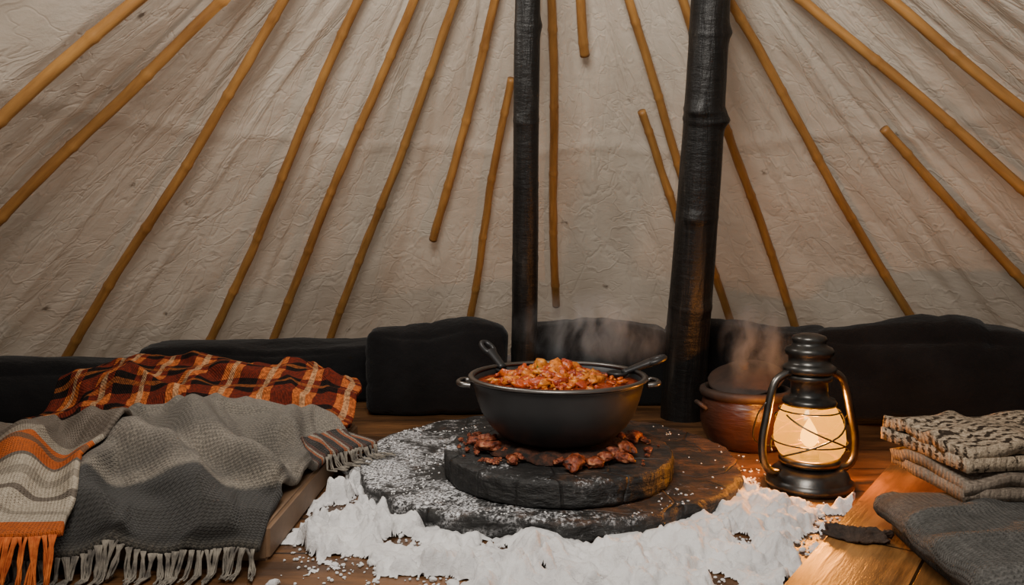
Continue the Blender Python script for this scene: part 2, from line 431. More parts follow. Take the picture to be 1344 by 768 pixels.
cushion((-.235,2.38,0),(.43,.19,.252),R(2),"upright square black cushion beside the slim post",3,puff=.035,r=.026,rx=R(-3),nz=.014)
cushion((.26,2.54,0),(.52,.22,.250),R(-1),"slumped black cushion behind the steaming pot",4,nz=.018,r=.03,puff=.015)
cushion((.775,2.50,0),(.52,.22,.246),R(-6),"black cushion behind the clay pot",5,nz=.016,r=.03,puff=.015)
cushion((1.17,2.20,0),(.60,.26,.258),R(-25),"large plump black cushion behind the lantern",6,nz=.026,r=.06,puff=.04)
cushion((1.66,1.90,0),(.60,.28,.252),R(-34),"plump black cushion at the end of the row",7,nz=.026,r=.07,puff=.04)

# ---------------------------------------------------------------- hearth slabs
def slab(name,c,rad,z0,z1,mat,label,seed,amp,bev=.012,side=.006):
    prof=[(.001,z0),(rad*.9,z0),(rad*.985,z0+.002)]
    hh=z1-z0
    for k in range(1,10): prof.append((rad*(.99+.01*k/9),z0+hh*.05+ (hh*.95-bev)*k/10))
    prof+= [(rad,z1-bev),(rad-bev*.12,z1-bev*.5),(rad-bev*.4,z1-bev*.12),(rad-bev,z1)]
    for k in range(1,24): prof.append(((rad-bev)*(1-k/24),z1))
    prof.append((.001,z1))
    def nz(r,z,a):
        f=min(1,r/(rad*.6))
        n1=amp*fbm((math.cos(a)*2.2,math.sin(a)*2.2,seed),4)
        n2=0
        if z<z1-.001 and r>rad*.8:
            n2=side*fbm((math.cos(a)*9,math.sin(a)*9,z*30+seed),3)
            n2-=side*.7*max(0,math.sin(a*23+3*math.sin(a*5+seed)))**6
        zz=z
        if z>z1-bev: zz=z+.0025*fbm((r*math.cos(a)*14,r*math.sin(a)*14,seed),3)*(1 if r>.005 else 0)
        if r>rad*.8: zz+= -.006*max(0,fbm((math.cos(a)*7,math.sin(a)*7,seed+4),2))*(z-z0)/hh
        return r*(1+n1*f)+n2*f, zz-z0
    V,F=lathe(prof,220,nz)
    o=mesh_obj(name,V,F,mat,loc=(c[0],c[1],z0)); info(o,label,"stone slab"); return o
slab("hearth_slab",(.08,1.735),.425,.0,.042,stone_low,"large round black stone slab dusted with snow on the floor",2.0,.03,.010,.008)
slab("cooking_slab",(.096,1.60),.238,.043,.094,stone_up,"smaller thick round charred slab under the cooking pot",8.0,.006,.008,.003)

V,F=lathe([(.001,0),(.14,0),(.150,.003),(.142,.009),(.130,.014),(.118,.0165),(.08,.018),(.04,.018),(.001,.018)],90,
  lambda r,z,a:(r*(1+.14*fbm((math.cos(a)*3,math.sin(a)*3,1),4)), z*(1+(0 if r<.115 else .35*fbm((r*math.cos(a)*40,r*math.sin(a)*40,3),3)))))
o=mesh_obj("ember_bed",V,F,ember,loc=(.096,1.6,.095)); info(o,"bed of brown embers and crumbs under the pot","embers",kind="stuff")

def lump(rad,seed,sub=3,amp=.35,fr=2.0,sq=(1,1,1)):
    bm=bmesh.new(); bmesh.ops.create_icosphere(bm,subdivisions=sub,radius=1)
    for v in bm.verts:
        n=v.co.normalized(); k=1+amp*fbm(n*fr+Vector((seed*5.1,seed,2)),3)
        v.co=Vector((n.x*sq[0],n.y*sq[1],n.z*sq[2]))*k*rad
    mz=min(v.co.z for v in bm.verts)
    Vs=[v.co.copy() for v in bm.verts]; Fs=[tuple(v.index for v in f.verts) for f in bm.faces]
    bm.free(); return Vs,Fs,mz
meats=[]
for k in range(10):
    Vs,Fs,mz=lump(.0145,k+1,3,.55,1.3,(random.uniform(1.0,1.9),random.uniform(.65,1.0),random.uniform(.6,.85))); Vs=[v-Vector((0,0,mz)) for v in Vs]
    me=bpy.data.meshes.new("meat_chunk"); me.from_pydata([tuple(v) for v in Vs],[],Fs)
    for p in me.polygons: p.use_smooth=True
    me.materials.append(meat); meats.append(me)
placed=[]
tries=0
while len(placed)<54 and tries<12000:
    tries+=1
    a=random.uniform(R(-205),R(25)); rr=random.uniform(.125,.214)
    if noise.noise(Vector((math.cos(a)*2.6,math.sin(a)*2.6,rr*18+2)))<-.02: continue
    s=random.choice((.3,.45,.6,.8,1.0,1.25,1.5)); 
    if rr>.18: s*=.5
    x,y=.096+rr*math.cos(a),1.60+rr*math.sin(a)
    if rr+.015*s>.226: continue
    if all((x-p[0])**2+(y-p[1])**2>((.0125)*(s+p[2])*.9)**2 for p in placed):
        placed.append((x,y,s))
        o=bpy.data.objects.new("meat_chunk",random.choice(meats)); link(o)
        o.location=(x,y,.0955 if rr>.160 else .101); o.scale=(s,s,s*.85); o.rotation_euler=(random.uniform(-.2,.2),random.uniform(-.2,.2),random.uniform(0,6.28))
        info(o,"small charred reddish-brown chunk of meat beside the pot","meat","roasted chunks around the pot base")

# ---------------------------------------------------------------- cooking pot
pot=empty("cooking_pot",(.096,1.60,.1135))
info(pot,"wide black cast-iron cooking pot full of stew","cooking pot")
prof=[(.001,0),(.085,0),(.105,.003),(.125,.014),(.145,.034),(.160,.058),(.170,.085),(.176,.108),(.179,.122)]
V,F=lathe(prof+[(.181,.124),(.180,.126),(.1745,.124),(.169,.100),(.158,.065),(.140,.036),(.11,.014),(.001,.008)],96)
mesh_obj("bowl",V,F,iron,parent=pot)
rp=[(.1795,.1255),(.187,.127),(.1885,.130),(.186,.133),(.179,.1335),(.1755,.131),(.1755,.1265),(.1795,.1255)]
V,F=lathe(rp,96); o=mesh_obj("rim",V,F,steel,parent=pot); o["label"]="thin steel rim"
for sgn in (-1,1):
    c=Vector((sgn*.183,-.02,.112)); 
    pts=catmull([c+Vector((-sgn*.004,-.030,.006)),c+Vector((sgn*.016,-.027,.008)),c+Vector((sgn*.024,0,.008)),c+Vector((sgn*.016,.027,.008)),c+Vector((-sgn*.004,.030,.006))],7)
    V,F=tube(pts,.0055,10); mesh_obj("handle",V,F,steel,parent=pot)
stew=mesh_obj("stew",*lathe([(.001,.006),(.05,.006),(.09,.004),(.13,.001),(.160,0),(.1725,0),(.168,-.012),(.001,-.012)],72,
   lambda r,z,a:(r,z+(0 if r>.15 or r<.01 or z<-.005 else .004*fbm((r*math.cos(a)*30,r*math.sin(a)*30,1),3)))),broth,loc=(.096,1.60,.1135+.116))
info(stew,"thick red-orange stew filling the black pot","stew",kind="stuff")
V=[];F=[];C=[]
pal=[(.60,.11,.008),(.72,.21,.014),(.42,.045,.006),(.54,.075,.007),(.78,.30,.028),(.28,.026,.006),(.64,.14,.010),(.48,.06,.007),(.76,.24,.018),(.58,.10,.008)]
for k in range(400):
    a=random.uniform(0,6.283); rr=.100*math.sqrt(random.random())
    if k>330: rr=random.uniform(.09,.148)
    x,y=rr*math.cos(a)-.010,rr*math.sin(a)*.95
    hgt=.034*max(0,1-(rr/.106)**1.5)*(1+.6*noise.noise(Vector((x*24,y*24,0))))
    z=random.uniform(.45,1.0)*hgt+.001
    s=random.choice((.004,.006,.008,.010,.012,.014))
    if rr>.10: s*=.55
    vs,fs,_=lump(s,k,2,.8,1.4,(random.uniform(.9,1.7),random.uniform(.6,1.0),random.uniform(.45,.8)))
    col=random.choice(pal); b=len(V); q=random.uniform(0,6.28)
    if k%22==0 and s<.009: col=(.10,.15,.018)
    mt=Matrix.Rotation(q,3,'Z')@Matrix.Rotation(random.uniform(-1.2,1.2),3,'X')
    V+= [mt@v+Vector((x,y,z+s*.2)) for v in vs]; F+=[tuple(b+i for i in f) for f in fs]; C+=[col]*len(vs)
o=mesh_obj("stewed_chunks",V,F,chunks,parent=stew,cols=C,loc=(0,0,.002)); o["kind"]="stuff"; o["label"]="heap of orange and red vegetable and meat pieces with green herbs"

def utensil(name,base,tip,label):
    base=Vector(base);tip=Vector(tip)
    L=(tip-base); e=empty(name,base); info(e,label,"ladle")
    sd=L.cross(Vector((0,0,1))).normalized()
    up=sd.cross(L).normalized()
    ln=L.normalized()
    V,F=tube(catmull([Vector((0,0,0)),L*.5,L*.74],6),lambda s:.0065+.003*s,10,flat=1.5); mesh_obj("shaft",V,F,iron,parent=e)
    c=L*.66
    loop=[]
    for k in range(28):
        a=2*math.pi*k/28; loop.append(c+ln*(.020-.020*math.cos(a))+sd*(.013*math.sin(a)))
    V,F=tube(loop,.0065,8,closed=True); mesh_obj("handle_loop",V,F,iron,parent=e)
    V,F=lathe([(.001,-.01),(.012,-.008),(.022,.0),(.024,.006),(.021,.006),(.012,-.003),(.001,-.005)],24)
    o=mesh_obj("bowl",V,F,iron,parent=e,loc=tuple(-ln*.012))
utensil("ladle",(-.020,1.722,.240),(-.060,1.775,.282),"dark iron ladle handle leaning over the pot rim")
utensil("serving_spoon",(.240,1.655,.240),(.325,1.67,.268),"dark iron spoon handle resting over the pot rim")

# ---------------------------------------------------------------- clay pot
cp=empty("clay_pot",(.603,1.965,0)); info(cp,"squat glazed red-brown clay pot with lid ajar, steaming","clay pot")
S=1.1
def sc_p(P): return [(r*S,z*1.05) for r,z in P]
V,F=lathe(sc_p([(.001,0),(.07,0),(.082,.006),(.096,.03),(.104,.062),(.104,.090),(.099,.112),(.094,.122),(.094,.124),(.088,.124),(.085,.11),(.094,.075),(.08,.02),(.001,.012)]),72)
mesh_obj("body",V,F,clay,parent=cp)
V,F=lathe(sc_p([(.0935,.120),(.103,.124),(.106,.132),(.104,.141),(.096,.145),(.090,.141),(.089,.130),(.0935,.120)]),72)
o=mesh_obj("rim",V,F,clayd,parent=cp); o["label"]="dark burnt rim"
V,F=lathe([(.001,.026),(.02,.025),(.045,.021),(.072,.012),(.092,.002),(.097,-.001),(.094,-.004),(.086,.0),(.06,.006),(.03,.012),(.001,.014)],64,
   lambda r,z,a:(r*(1+.03*fbm((math.cos(a)*2,math.sin(a)*2,3),3)),z+.003*fbm((r*20*math.cos(a),r*20*math.sin(a),1),2)))
lid=mesh_obj("lid",V,F,clayd,parent=cp,loc=(.006,.022,.172),rot=(R(16),R(-12),0))
V,F=lathe([(.001,.046),(.010,.045),(.014,.038),(.009,.032),(.011,.022),(.001,.022)],24)
mesh_obj("knob",V,F,clayd,parent=lid)
for sgn in (-1,1):
    c=Vector((sgn*.110,-.01,.1))
    V,F=tube(catmull([c+Vector((-sgn*.002,-.02,.0)),c+Vector((sgn*.014,-.014,.012)),c+Vector((sgn*.016,.014,.012)),c+Vector((-sgn*.002,.02,0))],6),.006,10)
    mesh_obj("handle",V,F,clayd,parent=cp)

# ---------------------------------------------------------------- lantern
ln=empty("oil_lantern",(.636,1.63,0),(0,0,R(12))); info(ln,"lit old metal oil lantern with amber glowing globe","oil lantern")
V,F=lathe([(.001,0),(.084,0),(.090,.005),(.091,.014),(.084,.020),(.082,.023),(.078,.034),(.066,.044),(.05,.049),(.001,.049)],64)
mesh_obj("fuel_tank",V,F,gunb,parent=ln)
V,F=lathe([(.001,.048),(.058,.05),(.062,.055),(.063,.061),(.060,.066),(.055,.068),(.05,.064),(.001,.062)],64)
mesh_obj("globe_plate",V,F,gun,parent=ln)
g=M("amber_frosted_glass")
tr=g.n("BsdfTranslucent"); tr.inputs[0].default_value=(1,.72,.14,1)
tp=g.n("BsdfTransparent"); tp.inputs[0].default_value=(1.0,.64,.20,1)
gl=g.n("BsdfGlossy"); gl.inputs[0].default_value=(1,.8,.5,1); gl.inputs["Roughness"].default_value=.12
m1=g.n("MixShader"); m1.inputs[0].default_value=.968; g.t.links.new(tr.outputs[0],m1.inputs[1]); g.t.links.new(tp.outputs[0],m1.inputs[2])
m2=g.n("MixShader"); m2.inputs[0].default_value=.04; g.t.links.new(m1.outputs[0],m2.inputs[1]); g.t.links.new(gl.outputs[0],m2.inputs[2])
em=g.n("Emission"); em.inputs[0].default_value=(1.0,.44,.025,1); em.inputs[1].default_value=.42
ad=g.n("AddShader"); g.t.links.new(m2.outputs[0],ad.inputs[0]); g.t.links.new(em.outputs[0],ad.inputs[1])
g.t.links.new(ad.outputs[0],g.out.inputs[0])
V,F=lathe([(.050,.066),(.062,.072),(.070,.086),(.073,.106),(.071,.128),(.065,.148),(.057,.166),(.050,.178)],64)
o=mesh_obj("globe",V,F,g.m,parent=ln); o["label"]="glowing amber glass globe"
fm=M("flame"); e2=fm.n("Emission"); e2.inputs[0].default_value=(1,.62,.14,1); e2.inputs[1].default_value=4.5; fm.t.links.new(e2.outputs[0],fm.out.inputs[0])
fp=[(.001,.084)]+[(.019*math.sin(math.pi*(k/20)**.75)**.9*(1-.25*k/20)+.0008,.084+.062*k/20) for k in range(1,20)]+[(.001,.147)]
V,F=lathe(fp,28); mesh_obj("flame",V,F,fm.m,parent=ln)
V,F=lathe([(.001,.06),(.02,.062),(.02,.075),(.012,.080),(.010,.086),(.001,.086)],24); mesh_obj("burner",V,F,gun,parent=ln)
V,F=lathe([(.044,.176),(.053,.176),(.056,.183),(.052,.190),(.042,.194),(.038,.20),(.038,.226),(.046,.230),(.048,.238),(.040,.243),(.030,.243),(.03,.18),(.044,.176)],56)
mesh_obj("chimney",V,F,gunb,parent=ln)
V,F=lathe([(.001,.242),(.045,.242),(.054,.248),(.055,.257),(.047,.263),(.043,.266),(.043,.280),(.049,.284),(.051,.292),(.046,.299),(.036,.303),(.034,.311),(.037,.316),(.033,.323),(.018,.328),(.001,.330)],56)
mesh_obj("cap",V,F,gunb,parent=ln)
for sgn in (-1,1):
    pts=catmull([(sgn*.066,0,.034),(sgn*.092,0,.040),(sgn*.108,0,.062),(sgn*.110,0,.105),(sgn*.100,0,.155),(sgn*.089,0,.205),(sgn*.078,0,.230),(sgn*.058,0,.243),(sgn*.036,0,.247)],8)
    V,F=tube(pts,.0085,14,flat=1.0); mesh_obj("side_tube",V,F,gun,parent=ln)
for rot in (0,math.pi):
    for s in (-1,1):
        pts=[]
        for k in range(25):
            u=k/24; a=rot-math.pi/2+s*(u-.5)*R(150); z=.075+.085*u
            r=.0765-.018*max(0,(z-.125)/.05)+.002
            pts.append((r*math.cos(a),r*math.sin(a),z))
        V,F=tube(pts,.0019,8); mesh_obj("guard_wire",V,F,gunb,parent=ln)
for z,r in ((.100,.0765),(.166,.0620)):
    V,F=tube([(r*math.cos(2*math.pi*k/48),r*math.sin(2*math.pi*k/48),z) for k in range(48)],.0017,8,closed=True); mesh_obj("guard_ring",V,F,gunb,parent=ln)
pts=catmull([(-.101,0,.185),(-.112,.02,.15),(-.085,.075,.085),(0,.105,.06),(.085,.075,.085),(.112,.02,.15),(.101,0,.185)],8)
V,F=tube(pts,.002,8); mesh_obj("bail_handle",V,F,gun,parent=ln)

# ---------------------------------------------------------------- right platform
d=Vector((.6,.8,0)); p=Vector((.8,-.6,0)); c=Vector((.935,1.83,0))-d*.66+p*.46
hx,hy=.46,.66
bm=bmesh.new(); bmesh.ops.create_cube(bm,size=1)
for v in bm.verts: v.co=Vector((v.co.x*hx*2,v.co.y*hy*2,(v.co.z+.5)*.026))
bmesh.ops.bevel(bm,geom=bm.edges[:],offset=.004,segments=2,affect='EDGES')
me=bpy.data.meshes.new("wooden_platform"); bm.to_mesh(me); bm.free(); me.materials.append(plat_mat)
o=bpy.data.objects.new("wooden_platform",me); link(o); o.location=c; o.rotation_euler=(0,0,math.atan2(-.6,.8))
info(o,"low orange-brown plank platform under the folded blankets","platform")

# left low platform
bm=bmesh.new(); bmesh.ops.create_cube(bm,size=1)
for v in bm.verts: v.co=Vector((v.co.x*1.25,v.co.y*.72,(v.co.z+.5)*.058))
bmesh.ops.bevel(bm,geom=bm.edges[:],offset=.006,segments=3,affect='EDGES')
me=bpy.data.meshes.new("bed_platform"); bm.to_mesh(me); bm.free(); me.materials.append(board_mat)
o=bpy.data.objects.new("bed_platform",me); link(o); o.location=(-1.022,1.605,0); info(o,"low weathered wooden bed platform under the blankets","platform")

# ---------------------------------------------------------------- draped blankets
def idw(ctrl,pw=3.2):
    def f(x,y):
        n=0;dn=0
        for (cx,cy,cz) in ctrl:
            w=1/(((x-cx)**2+((y-cy)*1.1)**2+.004)**(pw/2)); n+=w*cz; dn+=w
        return n/dn
    return f
def poly(pts,s):
    L=[0]
    for a,b in zip(pts,pts[1:]): L.append(L[-1]+math.dist(a,b))
    q=s*L[-1]
    for i in range(len(pts)-1):
        if q<=L[i+1] or i==len(pts)-2:
            k=(q-L[i])/(L[i+1]-L[i]); return Vector((pts[i][0]*(1-k)+pts[i+1][0]*k, pts[i][1]*(1-k)+pts[i+1][1]*k))
def coons(fr,bk,lf,rt,s,t):
    a=poly(fr,s)*(1-t)+poly(bk,s)*t
    b=poly(lf,t)*(1-s)+poly(rt,t)*s
    c00,c10,c01,c11=Vector(fr[0]),Vector(fr[-1]),Vector(bk[0]),Vector(bk[-1])
    c=c00*(1-s)*(1-t)+c10*s*(1-t)+c01*(1-s)*t+c11*s*t
    return a+b-c
def ridge(x,y,segs):
    v=0
    for (x0,y0,x1,y1,w,hh) in segs:
        dx,dy=x1-x0,y1-y0; L2=dx*dx+dy*dy
        k=((x-x0)*dx+(y-y0)*dy)/L2; kk=max(0,min(1,k))
        px,py=x0+dx*kk,y0+dy*kk
        bend=.030*math.sin(kk*4.5+w*300)
        dd=math.hypot(x-px+bend,y-py)+.012*noise.noise(Vector((x*6,y*6,w*50)))
        e=hh*math.exp(-abs(dd/w)**2.6)*(.55+.45*math.cos((kk-.5)*math.pi))
        v=max(v,e)+.22*min(v,e)
    return v
def drape(name,fr,bk,lf,rt,hf,mat,label,ns,nt,th=.007,lean=(0,0),it=6):
    V=[];F=[];U=[]
    for j in range(nt+1):
        for i in range(ns+1):
            s,t=i/ns,j/nt; q=coons(fr,bk,lf,rt,s,t)
            q=q+Vector((.016*noise.noise(Vector((q.x*6,q.y*6,3))),.020*noise.noise(Vector((q.x*6,q.y*6,8)))))
            z,fo=hf(q.x,q.y,s,t)
            V.append(Vector((q.x+lean[0]*fo,q.y+lean[1]*fo,z))); U.append((s,t))
    for j in range(nt):
        for i in range(ns):
            a=j*(ns+1)+i; F.append((a,a+1,a+ns+2,a+ns+1))
    o=mesh_obj(name,V,F,mat,uvs=U)
    md=o.modifiers.new("Thickness",'SOLIDIFY'); md.thickness=th; md.offset=-1
    bv=o.modifiers.new("Smooth",'SMOOTH'); bv.factor=.5; bv.iterations=it
    info(o,label,"blanket"); return o,V

gctrl=[(-1.5,1.75,.13),(-1.14,1.75,.140),(-.887,1.70,.140),(-.85,1.78,.182),(-.67,1.78,.185),(-.454,1.78,.172),(-.318,1.70,.090),
 (-.55,1.45,.118),(-.64,1.35,.100),(-.42,1.25,.076),(-.58,1.22,.080),(-.75,1.15,.088),(-.95,1.3,.105),(-1.2,1.4,.115),(-.9,1.5,.125),
 (-.43,1.55,.092),(-.7,1.55,.142),(-.43,1.2,.068),(-1.5,1.2,.09),(-.33,1.78,.088),(-.46,1.65,.135),(-.75,1.68,.170),(-.58,1.66,.158)]
gi=idw(gctrl)
gr=[(-.90,1.66,-.50,1.24,.048,.072),(-.72,1.70,-.42,1.34,.042,.068),(-.98,1.62,-.86,1.20,.046,.055),(-.53,1.74,-.40,1.48,.038,.050),
    (-1.15,1.60,-.97,1.20,.042,.05),(-.82,1.50,-.64,1.18,.040,.060),(-.66,1.40,-.50,1.18,.028,.046),(-.86,1.76,-.50,1.72,.030,.022)]
LG=(.50,-.58)
def gh0(x,y):
    f=noise.noise(Vector((x*5.0+y*2.8+.6*noise.noise(Vector((x*3,y*3,1))),y*2.0-x*.8,4)))
    g2=noise.noise(Vector((x*10+y*5,y*3.5-x*2,7)))
    fo=ridge(x,y,gr)+.018*crest(f,.16)+.010*crest(g2,.17)
    z=gi(x,y)-.036+fo+.003*fbm((x*12,y*12,2),2)
    fl=.082+.004*noise.noise(Vector((x*10,y*10,6)))
    z=fl+math.log(1+math.exp(min(60,(z-fl)*120)))/120
    return z,fo
def gh(x,y,s,t,drop=True):
    z,fo=gh0(x,y)
    er=sstep(1,.96,s)
    z-=(1-er)*.008
    if drop and y<1.27: z-=(1.27-y)*.42
    bk_=sstep(.86,1,t); z-=bk_*bk_*.045
    return max(z,.070 if y>1.26 else .028),fo*er*sstep(0,.08,t)*(1-bk_)
gfr=[(-1.55,1.12),(-.95,1.14),(-.70,1.17),(-.56,1.18),(-.395,1.20)]
gbk=[(-1.55,1.74),(-1.14,1.79),(-.90,1.80),(-.83,1.88),(-.65,1.91),(-.46,1.88),(-.31,1.74)]
glf=[(-1.55,1.12),(-1.55,1.74)]
grt=[(-.395,1.20),(-.415,1.32),(-.405,1.45),(-.385,1.6),(-.31,1.74)]
gry,GV=drape("grey_throw",gfr,gbk,glf,grt,gh,grey_knit,"rumpled grey-beige knitted wool throw with fringe",250,160,.017,LG,4)

sfr=[(-1.30,1.095),(-.95,1.10),(-.665,1.115)]
sbk=[(-1.45,1.62),(-1.1,1.66),(-.80,1.62)]
slf=[(-1.30,1.095),(-1.45,1.62)]; srt=[(-.665,1.115),(-.73,1.25),(-.82,1.42),(-.80,1.62)]
def sh(x,y,s,t):
    z,fo=gh(x,y,.5,.5,False)
    z+=.019+.003*noise.noise(Vector((x*16,y*4,2)))
    return z-(.010 if t>.985 else 0),fo
stp,SV=drape("striped_throw",sfr,sbk,slf,srt,sh,strip_knit,"cream and orange striped knitted throw with orange fringe",120,100,.012,LG,2)

pctrl=[(-1.125,1.88,.115),(-1.01,2.06,.240),(-1.12,2.02,.19),(-.90,2.05,.222),(-.763,2.03,.182),(-.676,2.06,.208),(-.56,2.05,.212),(-.464,1.97,.205),(-.40,1.90,.15),(-.36,1.83,.09),
 (-.9,1.85,.15),(-.7,1.85,.17),(-.5,1.85,.165),(-1.2,1.9,.09),(-.9,1.7,.11),(-.6,1.7,.12),(-1.0,2.2,.15),(-.6,2.2,.15),(-.42,2.08,.14),(-.36,1.7,.07)]
pi_=idw(pctrl)
pr=[(-1.10,2.02,-.86,1.86,.044,.040),(-.78,2.06,-.60,1.90,.044,.036),(-.98,2.10,-.70,2.04,.044,.024),(-.60,2.06,-.44,1.92,.040,.034),(-.88,2.0,-.74,1.88,.034,.028)]
def ph_(x,y,s,t):
    fo=ridge(x,y,pr)+.015*crest(noise.noise(Vector((x*5+y*3,y*5,11))),.16)+.008*crest(noise.noise(Vector((x*11,y*9,3))),.16)
    z=pi_(x,y)-.018+fo+.003*fbm((x*12,y*12,5),2)
    if t<.40: z=min(z,gh(x,y,.5,.5)[0]-.024+.10*max(0,t-.17)) if y<1.84 and x<-.42 else z
    z-=sstep(.9,1,t)**2*.04
    return max(z,.076 if x<-.38 else .03),fo*sstep(.3,.6,t)
pfr=[(-1.16,1.74),(-.9,1.70),(-.6,1.70),(-.42,1.72)]
pbk=[(-1.17,2.10),(-1.02,2.15),(-.80,2.15),(-.6,2.14),(-.44,2.08)]
plf=[(-1.16,1.74),(-1.20,1.9),(-1.17,2.10)]; prt=[(-.42,1.72),(-.385,1.80),(-.38,1.94),(-.44,2.08)]
drape("plaid_blanket",pfr,pbk,plf,prt,ph_,plaid,"crumpled red, orange and black plaid wool blanket",180,130,.016,(.15,-.9),4)

def fringe(name,edge,mat,parent,per,length,floor_z=.006,out=(0,-1),label=None,strands=3,r=.0019):
    V=[];F=[]
    L=sum((edge[i+1]-edge[i]).length for i in range(len(edge)-1)); n=int(L/per)
    acc=0;i=0
    for k in range(n):
        tgt=(k+.5)*per
        while acc+(edge[i+1]-edge[i]).length<tgt and i<len(edge)-2: acc+=(edge[i+1]-edge[i]).length; i+=1
        p=edge[i].lerp(edge[i+1],(tgt-acc)/max(1e-6,(edge[i+1]-edge[i]).length))
        lean=random.uniform(-.014,.014); ll=length*random.uniform(.75,1.2)
        for s in range(strands):
            o1=Vector((random.uniform(-1,1)*per*.5,random.uniform(-.3,.3)*.004,0)); o2=Vector((random.uniform(-1,1)*per*.40+lean,random.uniform(-.008,.004),0))
            pts=[]
            for q in range(7):
                u=q/6
                pin=math.exp(-((u-.25)/.15)**2)*.8
                z=p.z-.005-ll*u; off=o1*(1-u)*(1-pin)+o2*u
                pt=Vector((p.x+off.x+out[0]*(.002+.012*u),p.y+off.y+out[1]*(.002+.012*u),z))
                if pt.z<floor_z:
                    ex=floor_z-pt.z; pt.z=floor_z+random.uniform(0,.003); pt.x+=out[0]*ex*.8; pt.y+=out[1]*ex*.8
                pts.append(pt+Vector((math.sin(u*6+k+s)*.0014,0,0)))
            v,f=tube(pts,lambda u_:r*(1-.35*u_),5,V0=len(V)); V+=v;F+=f
    o=mesh_obj(name,V,F,mat,parent=parent); o["kind"]="stuff"
    if label: o["label"]=label
    return o
ge=[v for v in GV[:251]]
ge=[v for v in ge if v.x>-.78]
fringe("fringe",ge,yarn_g,gry,.0125,.062,label="grey twisted yarn fringe",strands=7)
re=[GV[j*251+250] for j in range(112,161)]
fringe("fringe",re,yarn_g,gry,.012,.055,floor_z=.045,out=(.9,-.3),label="grey yarn fringe",strands=4)
se=[v for v in SV[:121]]
fringe("fringe",se,yarn_o,stp,.0110,.088,label="orange yarn fringe",strands=6)

# ---------------------------------------------------------------- folded blankets
def folded(name,loc,w,dep,layers,th,mat,label,rz,seed,gap=.002,rum=1.0):
    pts=[]; rr=(th+gap)/2
    for l in range(layers):
        z=th/2+l*(th+gap)
        xs=[-w/2+rr+(w-2*rr)*k/44 for k in range(45)]
        if l%2: xs=xs[::-1]
        wob=lambda x,l=l:.005*noise.noise(Vector((x*7,l,seed)))
        jit=.012*noise.noise(Vector((l*3.3,seed,0)))
        pts+=[(x+jit,z+wob(x)) for k,x in enumerate(xs)]
        if l<layers-1:
            xe=xs[-1]+jit; sg=1 if l%2==0 else -1
            for k in range(1,7):
                a=-math.pi/2+math.pi*k/7
                pts.append((xe+sg*rr*1.6*math.cos(a),z+rr+rr*math.sin(a)))
    n=70; V=[];F=[];U=[]; tot=len(pts)
    H_=layers*(th+gap)
    for j in range(n+1):
        y=-dep/2+dep*j/n
        for i,(x,z) in enumerate(pts):
            e=abs(j/n-.5)*2
            zz=z*(1-.20*e**6)
            f=z/H_
            zz+=rum*f*(.012*fbm((x*6,y*6,seed),2)+.014*crest(noise.noise(Vector((x*5+y*5,y*6-x*3,seed*2))),.14)-.004)
            e2=min(1,abs(x)/(w/2)); zz-=f*.010*e2**6
            yy=y*(1+.04*noise.noise(Vector((z*60,seed,x*3))))+.008*noise.noise(Vector((x*8,z*50,seed)))
            V.append((x+.010*noise.noise(Vector((y*10,z*30,seed))),yy,max(zz,th/2))); U.append((i/tot*layers*.35,j/n*dep*2.0))
    for j in range(n):
        for i in range(tot-1):
            a=j*tot+i; F.append((a,a+1,a+tot+1,a+tot))
    o=mesh_obj(name,V,F,mat,loc=loc,rot=(0,0,rz),uvs=U)
    md=o.modifiers.new("Thickness",'SOLIDIFY'); md.thickness=th*.96; md.offset=0
    info(o,label,"blanket","folded blankets on the wooden platform"); return o
folded("folded_blanket",(.872,1.110,.027),.50,.35,3,.027,wool_grey,"folded plain soft grey knitted blanket at the bottom of the stack",R(-5),1,.002,.75)
folded("folded_blanket",(.955,1.335,.108),.50,.22,2,.020,wool_tan,"folded taupe knitted blanket in the middle of the stack",R(3),2)
folded("folded_blanket",(.965,1.360,.154),.54,.22,2,.023,wool_pat,"folded black and cream patterned knitted blanket on top",R(8),3)

# bark piece
Vs=[];Fs=[];n=26
for j in range(n+1):
    for i in range(n+1):
        u,v=i/n-.5,j/n-.5
        r=1+.3*noise.noise(Vector((u*3,v*3,2)))
        Vs.append((u*.095*r,v*.06*r*(1.1-abs(u)*1.6)+.02*u*u,.006+.016*abs(fbm((u*3.2,v*3.2,1),3))+.012*math.exp(-(v/.2)**2)))
for j in range(n):
    for i in range(n):
        a=j*(n+1)+i; Fs.append((a,a+1,a+n+2,a+n+1))
o=mesh_obj("bark_piece",Vs,Fs,bark,loc=(.578,1.275,.0245),rot=(0,0,R(-25)))
md=o.modifiers.new("T",'SOLIDIFY'); md.thickness=.004
info(o,"crumpled dark brown piece of bark on the wooden platform","bark")

# ---------------------------------------------------------------- snow
PL=[(-.385,1.32),(-.30,1.235),(-.14,1.17),(-.02,1.06),(.30,1.03),(.40,1.145),(.54,1.345),(.645,1.475),(.60,1.515),(.535,1.58),(.52,1.72),(.44,1.76),(.36,1.55),(.25,1.42),(.10,1.37),(-.05,1.39),(-.17,1.45),(-.27,1.56),(-.30,1.70),(-.35,1.78),(-.365,1.60),(-.37,1.45)]
def sd(x,y):
    ins=False; dm=9
    n=len(PL)
    for i in range(n):
        x0,y0=PL[i];x1,y1=PL[(i+1)%n]
        if (y0>y)!=(y1>y) and x<(x1-x0)*(y-y0)/(y1-y0)+x0: ins=not ins
        dx,dy=x1-x0,y1-y0;k=max(0,min(1,((x-x0)*dx+(y-y0)*dy)/(dx*dx+dy*dy)))
        dm=min(dm,math.hypot(x-x0-dx*k,y-y0-dy*k))
    return dm if ins else -dm
st=.0034; x0,x1,y0,y1=-.47,.70,1.00,1.80
nx=int((x1-x0)/st);ny=int((y1-y0)/st)
idx={};V=[];F=[]
